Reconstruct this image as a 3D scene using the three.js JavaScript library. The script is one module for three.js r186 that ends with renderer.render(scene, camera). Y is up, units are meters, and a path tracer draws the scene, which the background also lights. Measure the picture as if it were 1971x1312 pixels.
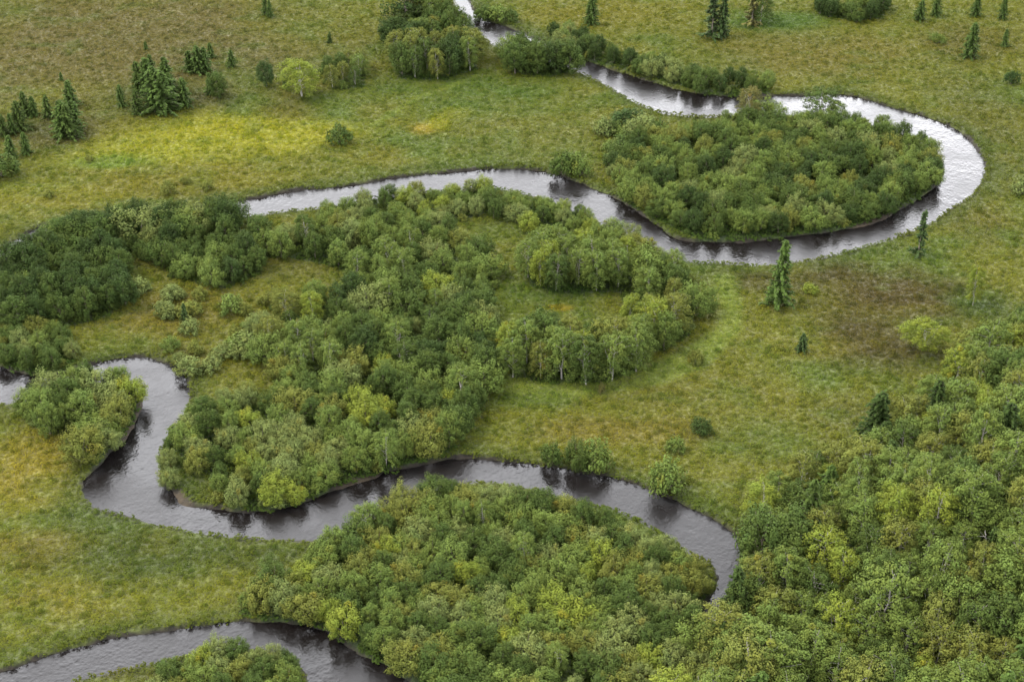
import * as THREE from 'three';

// ---------------------------------------------------------------- camera, sky, sun, exposure
const scene = new THREE.Scene();
const CAM_H = 154, PITCH = THREE.MathUtils.degToRad(34), FOCAL = 2752, PW = 1971, PH = 1312;   // photograph size and focal length in its pixels
const camera = new THREE.PerspectiveCamera(2 * Math.atan(PH / 2 / FOCAL) * 180 / Math.PI, 1024 / 681, 1, 9000);
camera.position.set(0, CAM_H, 0);
camera.rotation.set(-PITCH, 0, 0);
const renderer = new THREE.WebGLRenderer({ antialias: true });
renderer.setSize(1024, 681);
renderer.toneMapping = THREE.LinearToneMapping;
renderer.toneMappingExposure = 4.3;
renderer.shadowMap.enabled = true;

function mulberry(a) { return () => { a |= 0; a = a + 0x6D2B79F5 | 0; let t = Math.imul(a ^ a >>> 15, 1 | a); t = t + Math.imul(t ^ t >>> 7, 61 | t) ^ t; return ((t ^ t >>> 14) >>> 0) / 4294967296; }; }
const rnd = mulberry(20240817);
const R = (a, b) => a + (b - a) * rnd();
const clamp = (x, a, b) => Math.min(b, Math.max(a, x)), lerp = (a, b, t) => a + (b - a) * t;
const smooth = (a, b, x) => { const t = clamp((x - a) / (b - a), 0, 1); return t * t * (3 - 2 * t); };
function hash(i, j, k = 0) { let h = Math.imul(i, 374761393) + Math.imul(j, 668265263) + Math.imul(k, 2147483647 ^ 951274213) | 0; h = Math.imul(h ^ h >>> 13, 1274126177); return ((h ^ h >>> 16) >>> 0) / 4294967296; }
function noise(x, y, k = 0, period = 0) {
  const i = Math.floor(x), j = Math.floor(y), u = x - i, v = y - j, s = u * u * (3 - 2 * u), t = v * v * (3 - 2 * v);
  const w = period ? (n) => ((n % period) + period) % period : (n) => n;
  return lerp(lerp(hash(w(i), w(j), k), hash(w(i + 1), w(j), k), s), lerp(hash(w(i), w(j + 1), k), hash(w(i + 1), w(j + 1), k), s), t);
}
function fbm(x, y, k = 0, oct = 4, period = 0) { let a = 0.5, f = 1, s = 0, n = 0; for (let o = 0; o < oct; o++) { s += a * noise(x * f, y * f, k + o * 7, period ? period * f : 0); n += a; a *= 0.5; f *= 2; } return s / n; }

// an overcast sky: thin bright cloud towards the horizon, heavier cloud overhead, brightest on the side the river mirrors
function makeSky() {
  const w = 1024, h = 512, d = new Float32Array(w * h * 4);
  for (let j = 0; j < h; j++) for (let i = 0; i < w; i++) {
    const e = ((j + 0.5) / h - 0.5) * 180, az = ((i + 0.5) / w - 0.5) * 2 * Math.PI;
    const er = e * Math.PI / 180, dx = Math.cos(er) * Math.cos(az), dz = Math.cos(er) * Math.sin(az), dy = Math.sin(er);
    let L = 1;
    if (e > 0) {
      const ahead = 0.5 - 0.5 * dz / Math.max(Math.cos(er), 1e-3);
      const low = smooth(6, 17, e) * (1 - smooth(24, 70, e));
      const cl = fbm(dx / (dy + 0.12) * 2.1 + 20, dz / (dy + 0.12) * 2.1 + 11, 3, 5);
      const cl2 = fbm(dx / (dy + 0.12) * 6 + 5, dz / (dy + 0.12) * 6 + 31, 9, 4);
      L = 0.85 + 0.45 * (1 - smooth(10, 60, e)) + low * (0.3 + 2.5 * ahead);  // low sky shaped dimmer behind the camera, to darken near undersides of crowns
      L *= 0.62 + 0.56 * smooth(0.3, 0.68, cl) + 0.25 * (cl2 - 0.5);
    }
    L *= 0.73;
    const o = (j * w + i) * 4;
    d[o] = L * 0.985; d[o + 1] = L * 0.99; d[o + 2] = L * 1.03; d[o + 3] = 1;
  }
  const t = new THREE.DataTexture(d, w, h, THREE.RGBAFormat, THREE.FloatType);
  t.mapping = THREE.EquirectangularReflectionMapping; t.magFilter = THREE.LinearFilter; t.minFilter = THREE.LinearFilter; t.needsUpdate = true;
  return t;
}
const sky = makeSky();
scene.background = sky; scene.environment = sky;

const sun = new THREE.DirectionalLight(0xffefd8, 1.5);   // the sun through the cloud, up to the left
sun.position.set(-165, 265, -260 + 5); sun.target.position.set(0, 0, -260);
sun.castShadow = true; sun.shadow.radius = 24; sun.shadow.mapSize.set(4096, 4096);
Object.assign(sun.shadow.camera, { left: -260, right: 260, top: 260, bottom: -260, near: 1, far: 900 });
scene.add(sun, sun.target);

// ---------------------------------------------------------------- surveying: where the sight line of a spot in the photograph meets the land
const SP = Math.sin(PITCH), CP = Math.cos(PITCH);
function ray(u, v) { const x = (u - PW / 2) / FOCAL, y = -(v - PH / 2) / FOCAL; return [x, y * CP - SP, -y * SP - CP]; }
function flat(u, v, y = 0) { const r = ray(u, v), t = (y - CAM_H) / r[1]; return [r[0] * t, r[2] * t]; }
const depthOf = (x, y, z) => -z * CP + (CAM_H - y) * SP;
const perMetre = (x, y, z) => FOCAL / depthOf(x, y, z);                     // photograph pixels per metre there
function project(x, y, z) { const d = depthOf(x, y, z), up = (y - CAM_H) * CP + (-z) * SP; return [PW / 2 + FOCAL * x / d, PH / 2 - FOCAL * up / d]; }

// ---------------------------------------------------------------- the river: both banks, upstream to downstream
const BANKS = [
  [820, -60, 872, -60], [862, -5, 903, 0], [886, 30, 926, 33], [920, 66, 990, 56], [956, 92, 1035, 75], [1020, 118, 1080, 98], [1096, 134, 1110, 110], [1153, 161, 1186, 137], [1220, 198, 1250, 157], [1277, 220, 1310, 174],
  [1345, 228, 1365, 183], [1410, 228, 1424, 186], [1520, 226, 1520, 184], [1625, 234, 1630, 183], [1700, 253, 1720, 208], [1770, 278, 1800, 231], [1808, 305, 1860, 261], [1816, 330, 1897, 318], [1800, 358, 1882, 362], [1753, 392, 1840, 398],
  [1700, 418, 1780, 437], [1640, 439, 1690, 470], [1545, 453, 1578, 499], [1444, 465, 1461, 512], [1370, 465, 1365, 508], [1307, 461, 1285, 500], [1254, 426, 1215, 467], [1200, 390, 1150, 436], [1130, 358, 1090, 404], [1070, 336, 1040, 386],
  [1002, 325, 985, 370], [930, 326, 930, 366], [831, 335, 835, 373], [747, 344, 755, 382], [650, 360, 660, 399], [560, 368, 575, 406], [453, 388, 486, 419], [360, 400, 370, 434], [240, 410, 250, 442], [140, 422, 150, 460],
  [75, 438, 100, 482], [0, 480, 40, 520]];
const BANKS_LOWER = [
  [-110, 540, -50, 560], [-150, 620, -80, 620], [-110, 720, -60, 670], [-20, 772, -10, 700], [37, 780, 40, 718], [100, 764, 90, 724], [180, 744, 150, 707], [235, 752, 215, 692], [256, 757, 278, 688], [264, 766, 345, 712],
  [268, 779, 366, 745], [255, 808, 360, 790], [235, 842, 328, 830], [205, 880, 308, 880], [157, 928, 320, 932], [176, 976, 345, 946], [236, 996, 362, 966], [337, 1018, 398, 976], [431, 1035, 462, 984], [540, 1041, 526, 982],
  [640, 1042, 573, 972], [720, 1000, 660, 934], [790, 965, 751, 909], [850, 945, 866, 882], [920, 930, 930, 883], [1010, 943, 1004, 892], [1098, 965, 1122, 907], [1182, 983, 1210, 928], [1260, 1018, 1307, 966], [1318, 1060, 1400, 1016],
  [1368, 1090, 1441, 1060], [1378, 1125, 1428, 1102], [1352, 1178, 1400, 1168], [1366, 1216, 1412, 1202], [1420, 1282, 1462, 1258], [1520, 1390, 1610, 1370], [1500, 1500, 1640, 1560], [1150, 1540, 1180, 1660], [950, 1450, 900, 1560], [800, 1322, 700, 1420], [751, 1291, 610, 1345],
  [690, 1258, 580, 1292], [627, 1214, 555, 1264], [573, 1198, 520, 1256], [499, 1195, 480, 1251], [438, 1198, 430, 1256], [354, 1209, 370, 1264], [276, 1217, 310, 1275], [202, 1230, 236, 1292], [135, 1247, 148, 1315], [51, 1274, 60, 1350],
  [-40, 1310, -20, 1400], [-150, 1370, -120, 1470]];
const banksAll = [...BANKS, ...BANKS_LOWER];
const sideA = new THREE.CatmullRomCurve3(banksAll.map(([a, b]) => { const p = flat(a, b, -0.55); return new THREE.Vector3(p[0], 0, p[1]); }), false, 'centripetal');
const sideB = new THREE.CatmullRomCurve3(banksAll.map(([, , a, b]) => { const p = flat(a, b, -0.55); return new THREE.Vector3(p[0], 0, p[1]); }), false, 'centripetal');
const NSEG = (banksAll.length - 1) * 24;
const lineA = [], lineB = [];
for (let i = 0; i <= NSEG; i++) { lineA.push(sideA.getPoint(i / NSEG)); lineB.push(sideB.getPoint(i / NSEG)); }

const X0 = -200, Z0 = -440, CELL = 0.5, NX = 800, NZ = 700;                 // raster of the signed distance to the banks, in metres
const sdf = new Float32Array(NX * NZ).fill(9), wet = new Uint8Array(NX * NZ);
{
  const inTri = (px, pz, a, b, c) => { const s = (p, q) => (q.x - p.x) * (pz - p.z) - (q.z - p.z) * (px - p.x); const d1 = s(a, b), d2 = s(b, c), d3 = s(c, a); return !((d1 < 0 || d2 < 0 || d3 < 0) && (d1 > 0 || d2 > 0 || d3 > 0)); };
  const fill = (a, b, c) => {
    const i0 = Math.max(0, Math.floor((Math.min(a.x, b.x, c.x) - X0) / CELL)), i1 = Math.min(NX - 1, Math.ceil((Math.max(a.x, b.x, c.x) - X0) / CELL));
    const j0 = Math.max(0, Math.floor((Math.min(a.z, b.z, c.z) - Z0) / CELL)), j1 = Math.min(NZ - 1, Math.ceil((Math.max(a.z, b.z, c.z) - Z0) / CELL));
    for (let j = j0; j <= j1; j++) for (let i = i0; i <= i1; i++) if (inTri(X0 + i * CELL, Z0 + j * CELL, a, b, c)) wet[j * NX + i] = 1;
  };
  for (let k = 0; k < NSEG; k++) { fill(lineA[k], lineB[k], lineA[k + 1]); fill(lineB[k], lineB[k + 1], lineA[k + 1]); }
  const near = (p, q) => {
    const l = Math.hypot(q.x - p.x, q.z - p.z), m = Math.max(1, Math.ceil(l / 0.4));
    for (let s = 0; s < m; s++) {
      const x = lerp(p.x, q.x, s / m), z = lerp(p.z, q.z, s / m), ci = Math.round((x - X0) / CELL), cj = Math.round((z - Z0) / CELL), r = 18;
      for (let j = Math.max(0, cj - r); j <= Math.min(NZ - 1, cj + r); j++) for (let i = Math.max(0, ci - r); i <= Math.min(NX - 1, ci + r); i++) {
        const d = Math.hypot(X0 + i * CELL - x, Z0 + j * CELL - z); if (d < sdf[j * NX + i]) sdf[j * NX + i] = d;
      }
    }
  };
  for (let k = 0; k < NSEG; k++) { near(lineA[k], lineA[k + 1]); near(lineB[k], lineB[k + 1]); }
  for (let n = 0; n < sdf.length; n++) if (wet[n]) sdf[n] = -sdf[n];
}
function shore(x, z) {                                                       // metres from the water's edge, negative over water
  const fx = (x - X0) / CELL, fz = (z - Z0) / CELL, i = Math.floor(fx), j = Math.floor(fz);
  if (i < 0 || j < 0 || i >= NX - 1 || j >= NZ - 1) return 9;
  const u = fx - i, v = fz - j, o = j * NX + i;
  return lerp(lerp(sdf[o], sdf[o + 1], u), lerp(sdf[o + NX], sdf[o + NX + 1], u), v);
}

// ---------------------------------------------------------------- the land
const FOOT = [[2250, 500], [1980, 640], [1770, 760], [1640, 880], [1490, 1000], [1456, 1080], [1450, 1160], [1560, 1270], [1660, 1360], [1760, 1640]].map(([a, b]) => flat(a, b));
function intoHill(x, z) {                                                    // metres up from the foot of the hillside, negative on the plain
  let best = 1e9, sign = -1;
  for (let k = 0; k < FOOT.length - 1; k++) {
    const [ax, az] = FOOT[k], [bx, bz] = FOOT[k + 1], dx = bx - ax, dz = bz - az, t = clamp(((x - ax) * dx + (z - az) * dz) / (dx * dx + dz * dz), 0, 1);
    const d = Math.hypot(x - ax - dx * t, z - az - dz * t);
    if (d < best) { best = d; sign = dx * (z - az) - dz * (x - ax) > 0 ? -1 : 1; }
  }
  return best * sign;
}
function hillAt(x, z) { const d = intoHill(x, z); return d <= 0 ? 0 : Math.min(60, 0.4 * d * smooth(0, 14, d)); }
const BARS = [[690, 925, 60, 26], [1700, 425, 90, 26], [250, 800, 24, 60], [340, 960, 40, 24]].map(([u, v, ru, rv]) => { const p = flat(u, v), s = perMetre(p[0], 0, p[1]); return [p[0], p[1], ru / s, rv / s / 0.55]; });
const onBar = (x, z) => { let k = 0; for (const [a, b, ra, rb] of BARS) k = Math.max(k, 1 - smooth(0.5, 1.1, Math.hypot((x - a) / ra, (z - b) / rb))); return k; };
function landAt(x, z) {
  const s = shore(x, z) + (fbm(x * 0.55, z * 0.55, 61, 3) - 0.5) * 1.1 + (noise(x * 0.16, z * 0.16, 63) - 0.5) * 0.9, bar = onBar(x, z);
  let h = (fbm(x * 0.06, z * 0.06, 5, 3) - 0.5) * 0.5 + (fbm(x * 0.7, z * 0.7, 15, 2) - 0.5) * 0.22;
  h *= smooth(0.3, 4, s);
  h = lerp(-1.9, h, smooth(lerp(-1.3, -4.6, bar), lerp(0.55, 1.1, bar), s));
  return h + hillAt(x, z);
}
function sightOnLand(u, v, dy = 0) {                                        // the point of the land (raised by dy) seen at that spot
  const r = ray(u, v); let t0 = 90, t1 = 90;
  for (t1 = 90; t1 < 900; t1 += 2) { const y = CAM_H + r[1] * t1; if (y < hillAt(r[0] * t1, r[2] * t1) + dy) break; t0 = t1; }
  for (let k = 0; k < 10; k++) { const m = (t0 + t1) / 2, y = CAM_H + r[1] * m; if (y < hillAt(r[0] * m, r[2] * m) + dy) t1 = m; else t0 = m; }
  return [r[0] * t1, r[2] * t1];
}

// colours of the ground cover, as patches of sedge, moss, dwarf shrubs and herbs
const srgb = (r, g, b) => new THREE.Color().setRGB(r / 255, g / 255, b / 255, THREE.SRGBColorSpace);
const K = (r, g, b) => { const c = srgb(r, g, b); return [c.r, c.g, c.b]; };
const cSedge = K(116, 122, 36), cGreen = K(90, 116, 38), cOchre = K(126, 124, 36), cBrown = K(92, 80, 42), cYellow = K(160, 160, 30), cBog = K(112, 104, 54), cDark = K(64, 82, 36), cLush = K(138, 156, 64), cOlive = K(96, 102, 40), cGold = K(168, 150, 42);
const PATCHES = [
  [240, 80, 520, 130, cBog, 0.9], [620, 40, 170, 60, cSedge, 0.6], [120, 255, 230, 42, K(84, 82, 40), 0.8], [330, 195, 160, 30, K(80, 84, 38), 0.7], [430, 260, 270, 52, K(154, 156, 36), 0.9], [460, 258, 200, 34, cYellow, 0.75], [270, 296, 170, 36, K(152, 156, 38), 0.85], [575, 268, 100, 28, cYellow, 0.6], [90, 385, 170, 44, K(140, 142, 40), 0.7], [330, 335, 240, 30, K(138, 134, 40), 0.6], [215, 312, 90, 16, K(110, 142, 48), 0.8],
  [350, 355, 240, 32, cOchre, 0.75], [80, 400, 130, 34, cOchre, 0.7], [560, 215, 80, 18, cBrown, 0.4], [820, 248, 34, 12, cGold, 0.9], [848, 236, 26, 18, cYellow, 0.9], [880, 215, 30, 16, cYellow, 0.7], [720, 296, 80, 26, cOchre, 0.7], [655, 262, 30, 20, cYellow, 0.6], [900, 170, 230, 50, cGreen, 0.8], [1010, 260, 200, 60, K(108, 118, 46), 0.6], [640, 200, 60, 30, cGreen, 0.6],
  [1120, 20, 190, 40, cOchre, 0.75], [1560, 105, 260, 60, K(122, 114, 46), 0.7], [1500, 40, 140, 24, K(88, 118, 44), 0.9], [1900, 240, 110, 130, K(98, 104, 40), 0.7], [1870, 80, 130, 40, K(100, 92, 46), 0.5], [1460, 172, 70, 14, cYellow, 0.5],
  [1720, 570, 200, 74, K(88, 78, 32), 0.95], [1660, 660, 150, 60, K(82, 74, 32), 0.95], [1470, 540, 140, 28, K(76, 76, 32), 0.85], [1600, 520, 90, 24, K(84, 78, 38), 0.7], [1880, 430, 90, 60, K(106, 104, 40), 0.6], [1900, 590, 90, 46, K(84, 104, 40), 0.8],
  [1560, 668, 120, 34, K(132, 130, 46), 0.7], [1340, 760, 240, 60, K(122, 122, 46), 0.6], [1200, 830, 230, 36, K(132, 120, 48), 0.6], [1480, 840, 150, 50, K(98, 116, 44), 0.6], [1620, 800, 110, 50, K(92, 98, 40), 0.5], [1385, 605, 24, 38, K(140, 134, 66), 0.8], [1000, 770, 110, 24, cGreen, 0.6],
  [1110, 708, 150, 20, K(66, 70, 30), 0.85], [330, 600, 140, 60, K(128, 120, 44), 0.8], [270, 500, 90, 30, K(110, 112, 44), 0.6], [330, 690, 120, 30, K(122, 116, 44), 0.7], [560, 510, 110, 34, K(104, 108, 42), 0.7], [1090, 560, 100, 26, K(86, 114, 42), 0.9], [1080, 592, 30, 8, cGold, 0.7], [960, 430, 70, 24, K(104, 116, 44), 0.7],
  [50, 900, 130, 90, K(148, 136, 42), 0.8], [200, 1000, 150, 34, K(80, 98, 32), 0.7], [60, 1060, 120, 40, K(136, 120, 44), 0.6], [300, 1070, 240, 70, K(76, 92, 30), 0.9], [100, 1160, 150, 50, K(132, 128, 42), 0.7], [200, 1200, 140, 30, K(110, 116, 40), 0.6], [470, 1070, 130, 34, K(72, 90, 30), 0.8], [1330, 930, 120, 36, K(120, 124, 44), 0.6],
  [370, 935, 50, 40, K(92, 108, 40), 0.8], [1400, 470, 300, 16, K(88, 116, 44), 0.6], [540, 415, 80, 12, K(118, 122, 44), 0.7], [240, 1290, 90, 26, K(122, 106, 42), 0.8], [960, 935, 60, 10, cOchre, 0.6], [60, 720, 110, 14, K(92, 124, 44), 0.8]]
  .map(([u, v, ru, rv, c, k]) => { const p = sightOnLand(u, v), s = perMetre(p[0], 0, p[1]), dep = Math.atan2(CAM_H, -p[1]); return { x: p[0], z: p[1], rx: ru / s, rz: rv / (s * Math.sin(dep)), c, k }; });
const SCAR = [[1395, 540], [1405, 590], [1395, 640], [1340, 685], [1260, 722], [1150, 748], [1040, 752], [940, 728]].map(([a, b]) => flat(a, b));   // the old channel, grown over with lush sedge
const SCAR2 = [[720, 240], [800, 190], [890, 158], [950, 128]].map(([a, b]) => flat(a, b));
function toLine(L, x, z) { let best = 1e9; for (let k = 0; k < L.length - 1; k++) { const [ax, az] = L[k], [bx, bz] = L[k + 1], dx = bx - ax, dz = bz - az, t = clamp(((x - ax) * dx + (z - az) * dz) / (dx * dx + dz * dz), 0, 1); best = Math.min(best, Math.hypot(x - ax - dx * t, z - az - dz * t)); } return best; }

// ---------------------------------------------------------------- woods: outlines of the tree crowns in the photograph
const WOODS = [
  { where: 'tree row along middle reach left', at: [30, 492, 100, 450, 150, 432, 250, 412, 370, 402, 455, 396, 462, 412, 370, 424, 250, 434, 150, 454, 110, 472, 50, 508], mix: { alder: 0.8, willow: 0.2 }, gap: 2.7, h: [6.5, 9], tone: 'dark' },
  { where: 'upper right loop grove', at: [1180, 310, 1240, 250, 1330, 245, 1410, 220, 1500, 222, 1600, 222, 1700, 222, 1780, 250, 1806, 295, 1800, 335, 1745, 378, 1660, 412, 1560, 428, 1450, 445, 1350, 440, 1280, 408, 1200, 360], mix: { willow: 0.76, alder: 0.24 }, gap: 4.0, h: [4.2, 6.6], tone: 'loop' },
  { where: 'middle reach willow belt', at: [610, 400, 680, 365, 800, 350, 940, 350, 960, 372, 1040, 380, 1130, 400, 1240, 450, 1295, 475, 1290, 505, 1200, 470, 1100, 425, 1000, 405, 930, 395, 850, 420, 700, 440, 640, 430], mix: { willow: 0.9, alder: 0.1 }, gap: 3.7, h: [3, 5.2], tone: 'grey' },
  { where: 'upper central wood', at: [480, 440, 640, 420, 850, 415, 930, 445, 960, 480, 930, 550, 850, 560, 760, 520, 690, 520, 650, 490, 560, 470, 500, 470], mix: { willow: 0.45, alder: 0.3, birch: 0.25 }, gap: 4.45, h: [4.5, 7.4], tone: 'green' },
  { where: 'birch stand at central clearing', at: [1010, 475, 1060, 455, 1180, 480, 1200, 520, 1100, 525, 1020, 510], mix: { birch: 0.9, willow: 0.1 }, gap: 4.4, h: [8, 10.5], tone: 'green' },
  { where: 'right end of central wood', at: [1210, 480, 1310, 490, 1345, 560, 1330, 610, 1280, 640, 1210, 640, 1190, 600, 1210, 560, 1190, 520], mix: { birch: 0.6, willow: 0.25, alder: 0.15 }, gap: 4.67, h: [6, 10], tone: 'green' },
  { where: 'birch row by old channel', at: [955, 645, 1040, 628, 1130, 640, 1220, 628, 1235, 665, 1160, 692, 1060, 692, 985, 682], mix: { birch: 0.85, alder: 0.15 }, gap: 4.3, h: [8, 11.5], tone: 'green' },
  { where: 'middle of central wood', at: [650, 560, 700, 530, 770, 530, 860, 560, 930, 560, 960, 620, 950, 690, 880, 690, 760, 680, 680, 660, 640, 620], mix: { willow: 0.45, alder: 0.35, birch: 0.2 }, gap: 4.33, h: [4.5, 8], tone: 'dark' },
  { where: 'left side of central wood', at: [470, 620, 560, 550, 640, 560, 650, 620, 640, 680, 560, 690, 490, 660], mix: { birch: 0.6, willow: 0.4 }, gap: 4.6, h: [5, 8.5], tone: 'green' },
  { where: 'central wood beside lower meadow', at: [540, 700, 640, 680, 760, 690, 880, 700, 930, 720, 905, 790, 860, 845, 790, 870, 700, 850, 620, 800, 550, 760], mix: { willow: 0.55, alder: 0.4, birch: 0.05 }, gap: 3.8, h: [4.5, 7.5], tone: 'green' },
  { where: 'lower left tip of central wood', at: [330, 835, 390, 775, 470, 745, 550, 770, 620, 810, 700, 855, 780, 880, 720, 900, 620, 930, 540, 955, 450, 955, 410, 925, 400, 890, 350, 870], mix: { willow: 0.88, alder: 0.12 }, gap: 3.5, h: [3.8, 5.8], tone: 'grey' },
  { where: 'dark left edge grove', at: [0, 470, 70, 450, 150, 445, 240, 490, 245, 550, 190, 580, 110, 600, 0, 600], mix: { alder: 0.92, willow: 0.08 }, gap: 4.1, h: [6, 8.6], tone: 'dark' },
  { where: 'tree belt at middle reach left', at: [60, 448, 150, 438, 230, 414, 340, 404, 430, 400, 470, 432, 500, 500, 430, 530, 340, 510, 300, 480, 230, 470], mix: { alder: 0.55, willow: 0.45 }, gap: 4, h: [4.5, 7.4], tone: 'dark' },
  { where: 'thicket over left edge water', at: [0, 625, 70, 610, 130, 630, 140, 680, 60, 695, 10, 690], mix: { willow: 0.9, alder: 0.1 }, gap: 3.6, h: [3.6, 5.4], tone: 'grey' },
  { where: 'spit left of bright bend', at: [40, 760, 110, 722, 180, 690, 238, 698, 260, 752, 245, 800, 215, 850, 180, 870, 150, 850, 180, 800, 90, 808], mix: { willow: 0.62, alder: 0.38 }, gap: 3.5, h: [5, 8], tone: 'grey' },
  { where: 'lower loop grove', at: [650, 1030, 700, 990, 740, 965, 760, 935, 830, 930, 900, 948, 1000, 955, 1100, 975, 1200, 1010, 1280, 1050, 1355, 1100, 1372, 1150, 1340, 1200, 1390, 1330, 830, 1330, 740, 1270, 650, 1205, 560, 1175, 460, 1155, 505, 1110, 600, 1070], mix: { willow: 0.8, alder: 0.17, birch: 0.03 }, gap: 3.25, h: [3.8, 6.2], tone: 'green' },
  { where: 'bottom left islet', at: [310, 1290, 430, 1235, 520, 1255, 565, 1275, 560, 1320, 300, 1320], mix: { willow: 0.9, alder: 0.1 }, gap: 3, h: [3, 4.8], tone: 'green' },
  { where: 'lower right hillside wood', at: [1990, 600, 1900, 650, 1830, 660, 1850, 730, 1770, 790, 1700, 850, 1590, 890, 1490, 940, 1450, 1010, 1450, 1080, 1410, 1120, 1400, 1200, 1300, 1260, 1260, 1340, 2080, 1360, 2080, 560], mix: { birch: 0.83, alder: 0.12, spire: 0.05 }, gap: 4.1, h: [6.5, 12.5], tone: 'hill' },
  { where: 'far bank of top reach', at: [1060, 55, 1110, 50, 1160, 85, 1260, 110, 1370, 140, 1480, 150, 1490, 172, 1380, 165, 1250, 128, 1160, 105, 1090, 85], mix: { willow: 0.6, alder: 0.4 }, gap: 3.9, h: [4, 6], tone: 'dark' },
  { where: 'clump hiding top channel', at: [972, 82, 1000, 66, 1040, 62, 1085, 82, 1098, 108, 1060, 118, 990, 110], mix: { alder: 0.7, willow: 0.3 }, gap: 3.6, h: [7, 9.5], tone: 'dark' },
  { where: 'top grove left of river', at: [745, 60, 790, 20, 860, 10, 900, 60, 920, 100, 850, 120, 770, 118], mix: { birch: 0.65, alder: 0.35 }, gap: 4.4, h: [7.5, 11], tone: 'dark' },
  { where: 'birches left of top grove', at: [620, 120, 670, 100, 700, 110, 700, 145, 640, 150], mix: { birch: 0.7, alder: 0.3 }, gap: 4.2, h: [5, 7.5], tone: 'dark' },
  { where: 'dark top right bushes', at: [1570, 0, 1640, -10, 1705, -5, 1705, 18, 1640, 22, 1590, 14], mix: { alder: 0.8, willow: 0.2 }, gap: 4, h: [4.5, 6], tone: 'dark' },
];
const HOLES = [[960, 438, 76, 32], [580, 502, 84, 30], [500, 720, 46, 24], [880, 620, 26, 16], [760, 600, 26, 14], [1180, 560, 50, 22], [990, 525, 60, 30], [985, 472, 56, 22], [600, 720, 30, 16], [470, 690, 30, 18], [820, 500, 26, 14], [700, 600, 24, 14], [640, 700, 36, 14], [1820, 735, 50, 22], [1610, 985, 40, 22], [380, 925, 42, 32], [1085, 562, 104, 30], [840, 1080, 34, 18], [1020, 975, 30, 10], [850, 1150, 26, 14], [1110, 1300, 70, 14], [700, 720, 30, 40]];
function inside(poly, u, v) { let c = false; for (let i = 0, j = poly.length - 2; i < poly.length; j = i, i += 2) if ((poly[i + 1] > v) !== (poly[j + 1] > v) && u < (poly[j] - poly[i]) * (v - poly[i + 1]) / (poly[j + 1] - poly[i + 1]) + poly[i]) c = !c; return c; }
const inHole = (u, v) => HOLES.some(([a, b, ra, rb]) => ((u - a) / ra) ** 2 + ((v - b) / rb) ** 2 < 1);
const WOODS_GROUND = WOODS.map((w) => { const g = []; for (let i = 0; i < w.at.length; i += 2) g.push(...sightOnLand(w.at[i], w.at[i + 1], (w.h[0] + w.h[1]) * 0.27)); return g; });
function woodAt(x, z) { for (const g of WOODS_GROUND) if (inside(g, x, z)) return true; return false; }

const cTmp = [0, 0, 0];
function coverColor(x, z) {
  const n1 = fbm(x * 0.035, z * 0.05, 21, 4), n2 = fbm(x * 0.14, z * 0.2, 33, 3), wob = (fbm(x * 0.09, z * 0.09, 41, 3) - 0.5) * 2;
  const mix = (c, k) => { for (let i = 0; i < 3; i++) cTmp[i] = lerp(cTmp[i], c[i], k); };
  for (let i = 0; i < 3; i++) cTmp[i] = cSedge[i];
  mix(cGreen, 0.7 * smooth(0.5, 0.7, n1)); mix(cOchre, 0.22 * (1 - smooth(0.3, 0.5, n1)));
  for (const p of PATCHES) { const dx = (x - p.x) / p.rx, dz = (z - p.z) / p.rz, d2 = dx * dx + dz * dz; if (d2 < 2.4) { const d = Math.sqrt(d2) + wob * 0.32; mix(p.c, p.k * (1 - smooth(0.3, 1.25, d))); } }
  const a = toLine(SCAR, x, z); if (a < 5) mix(cLush, 0.78 * (1 - smooth(1.2, 4.4, a + wob * 1.4)));
  const b = toLine(SCAR2, x, z); if (b < 3) mix(cLush, 0.5 * (1 - smooth(0.4, 1.6, b + wob * 0.6)));
  mix(cGreen, 0.35 * smooth(0.55, 0.8, n2)); mix(cOchre, 0.25 * (1 - smooth(0.2, 0.45, n2)));
  const s = shore(x, z); if (s < 7) mix(K(82, 100, 38), 0.6 * (1 - smooth(1.2, 6, s + wob * 2.5)));
  if (intoHill(x, z) > -6) mix(K(74, 100, 36), 0.7 * smooth(-6, 6, intoHill(x, z) + wob * 3));
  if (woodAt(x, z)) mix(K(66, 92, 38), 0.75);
  return cTmp;
}

function tag(o, label, category, group, kind) { o.userData.label = label; if (category) o.userData.category = category; if (group) o.userData.group = group; if (kind) o.userData.kind = kind; return o; }
function shade(o) { o.traverse((c) => { if (c.isMesh) { c.castShadow = true; c.receiveShadow = true; } }); return o; }

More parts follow.
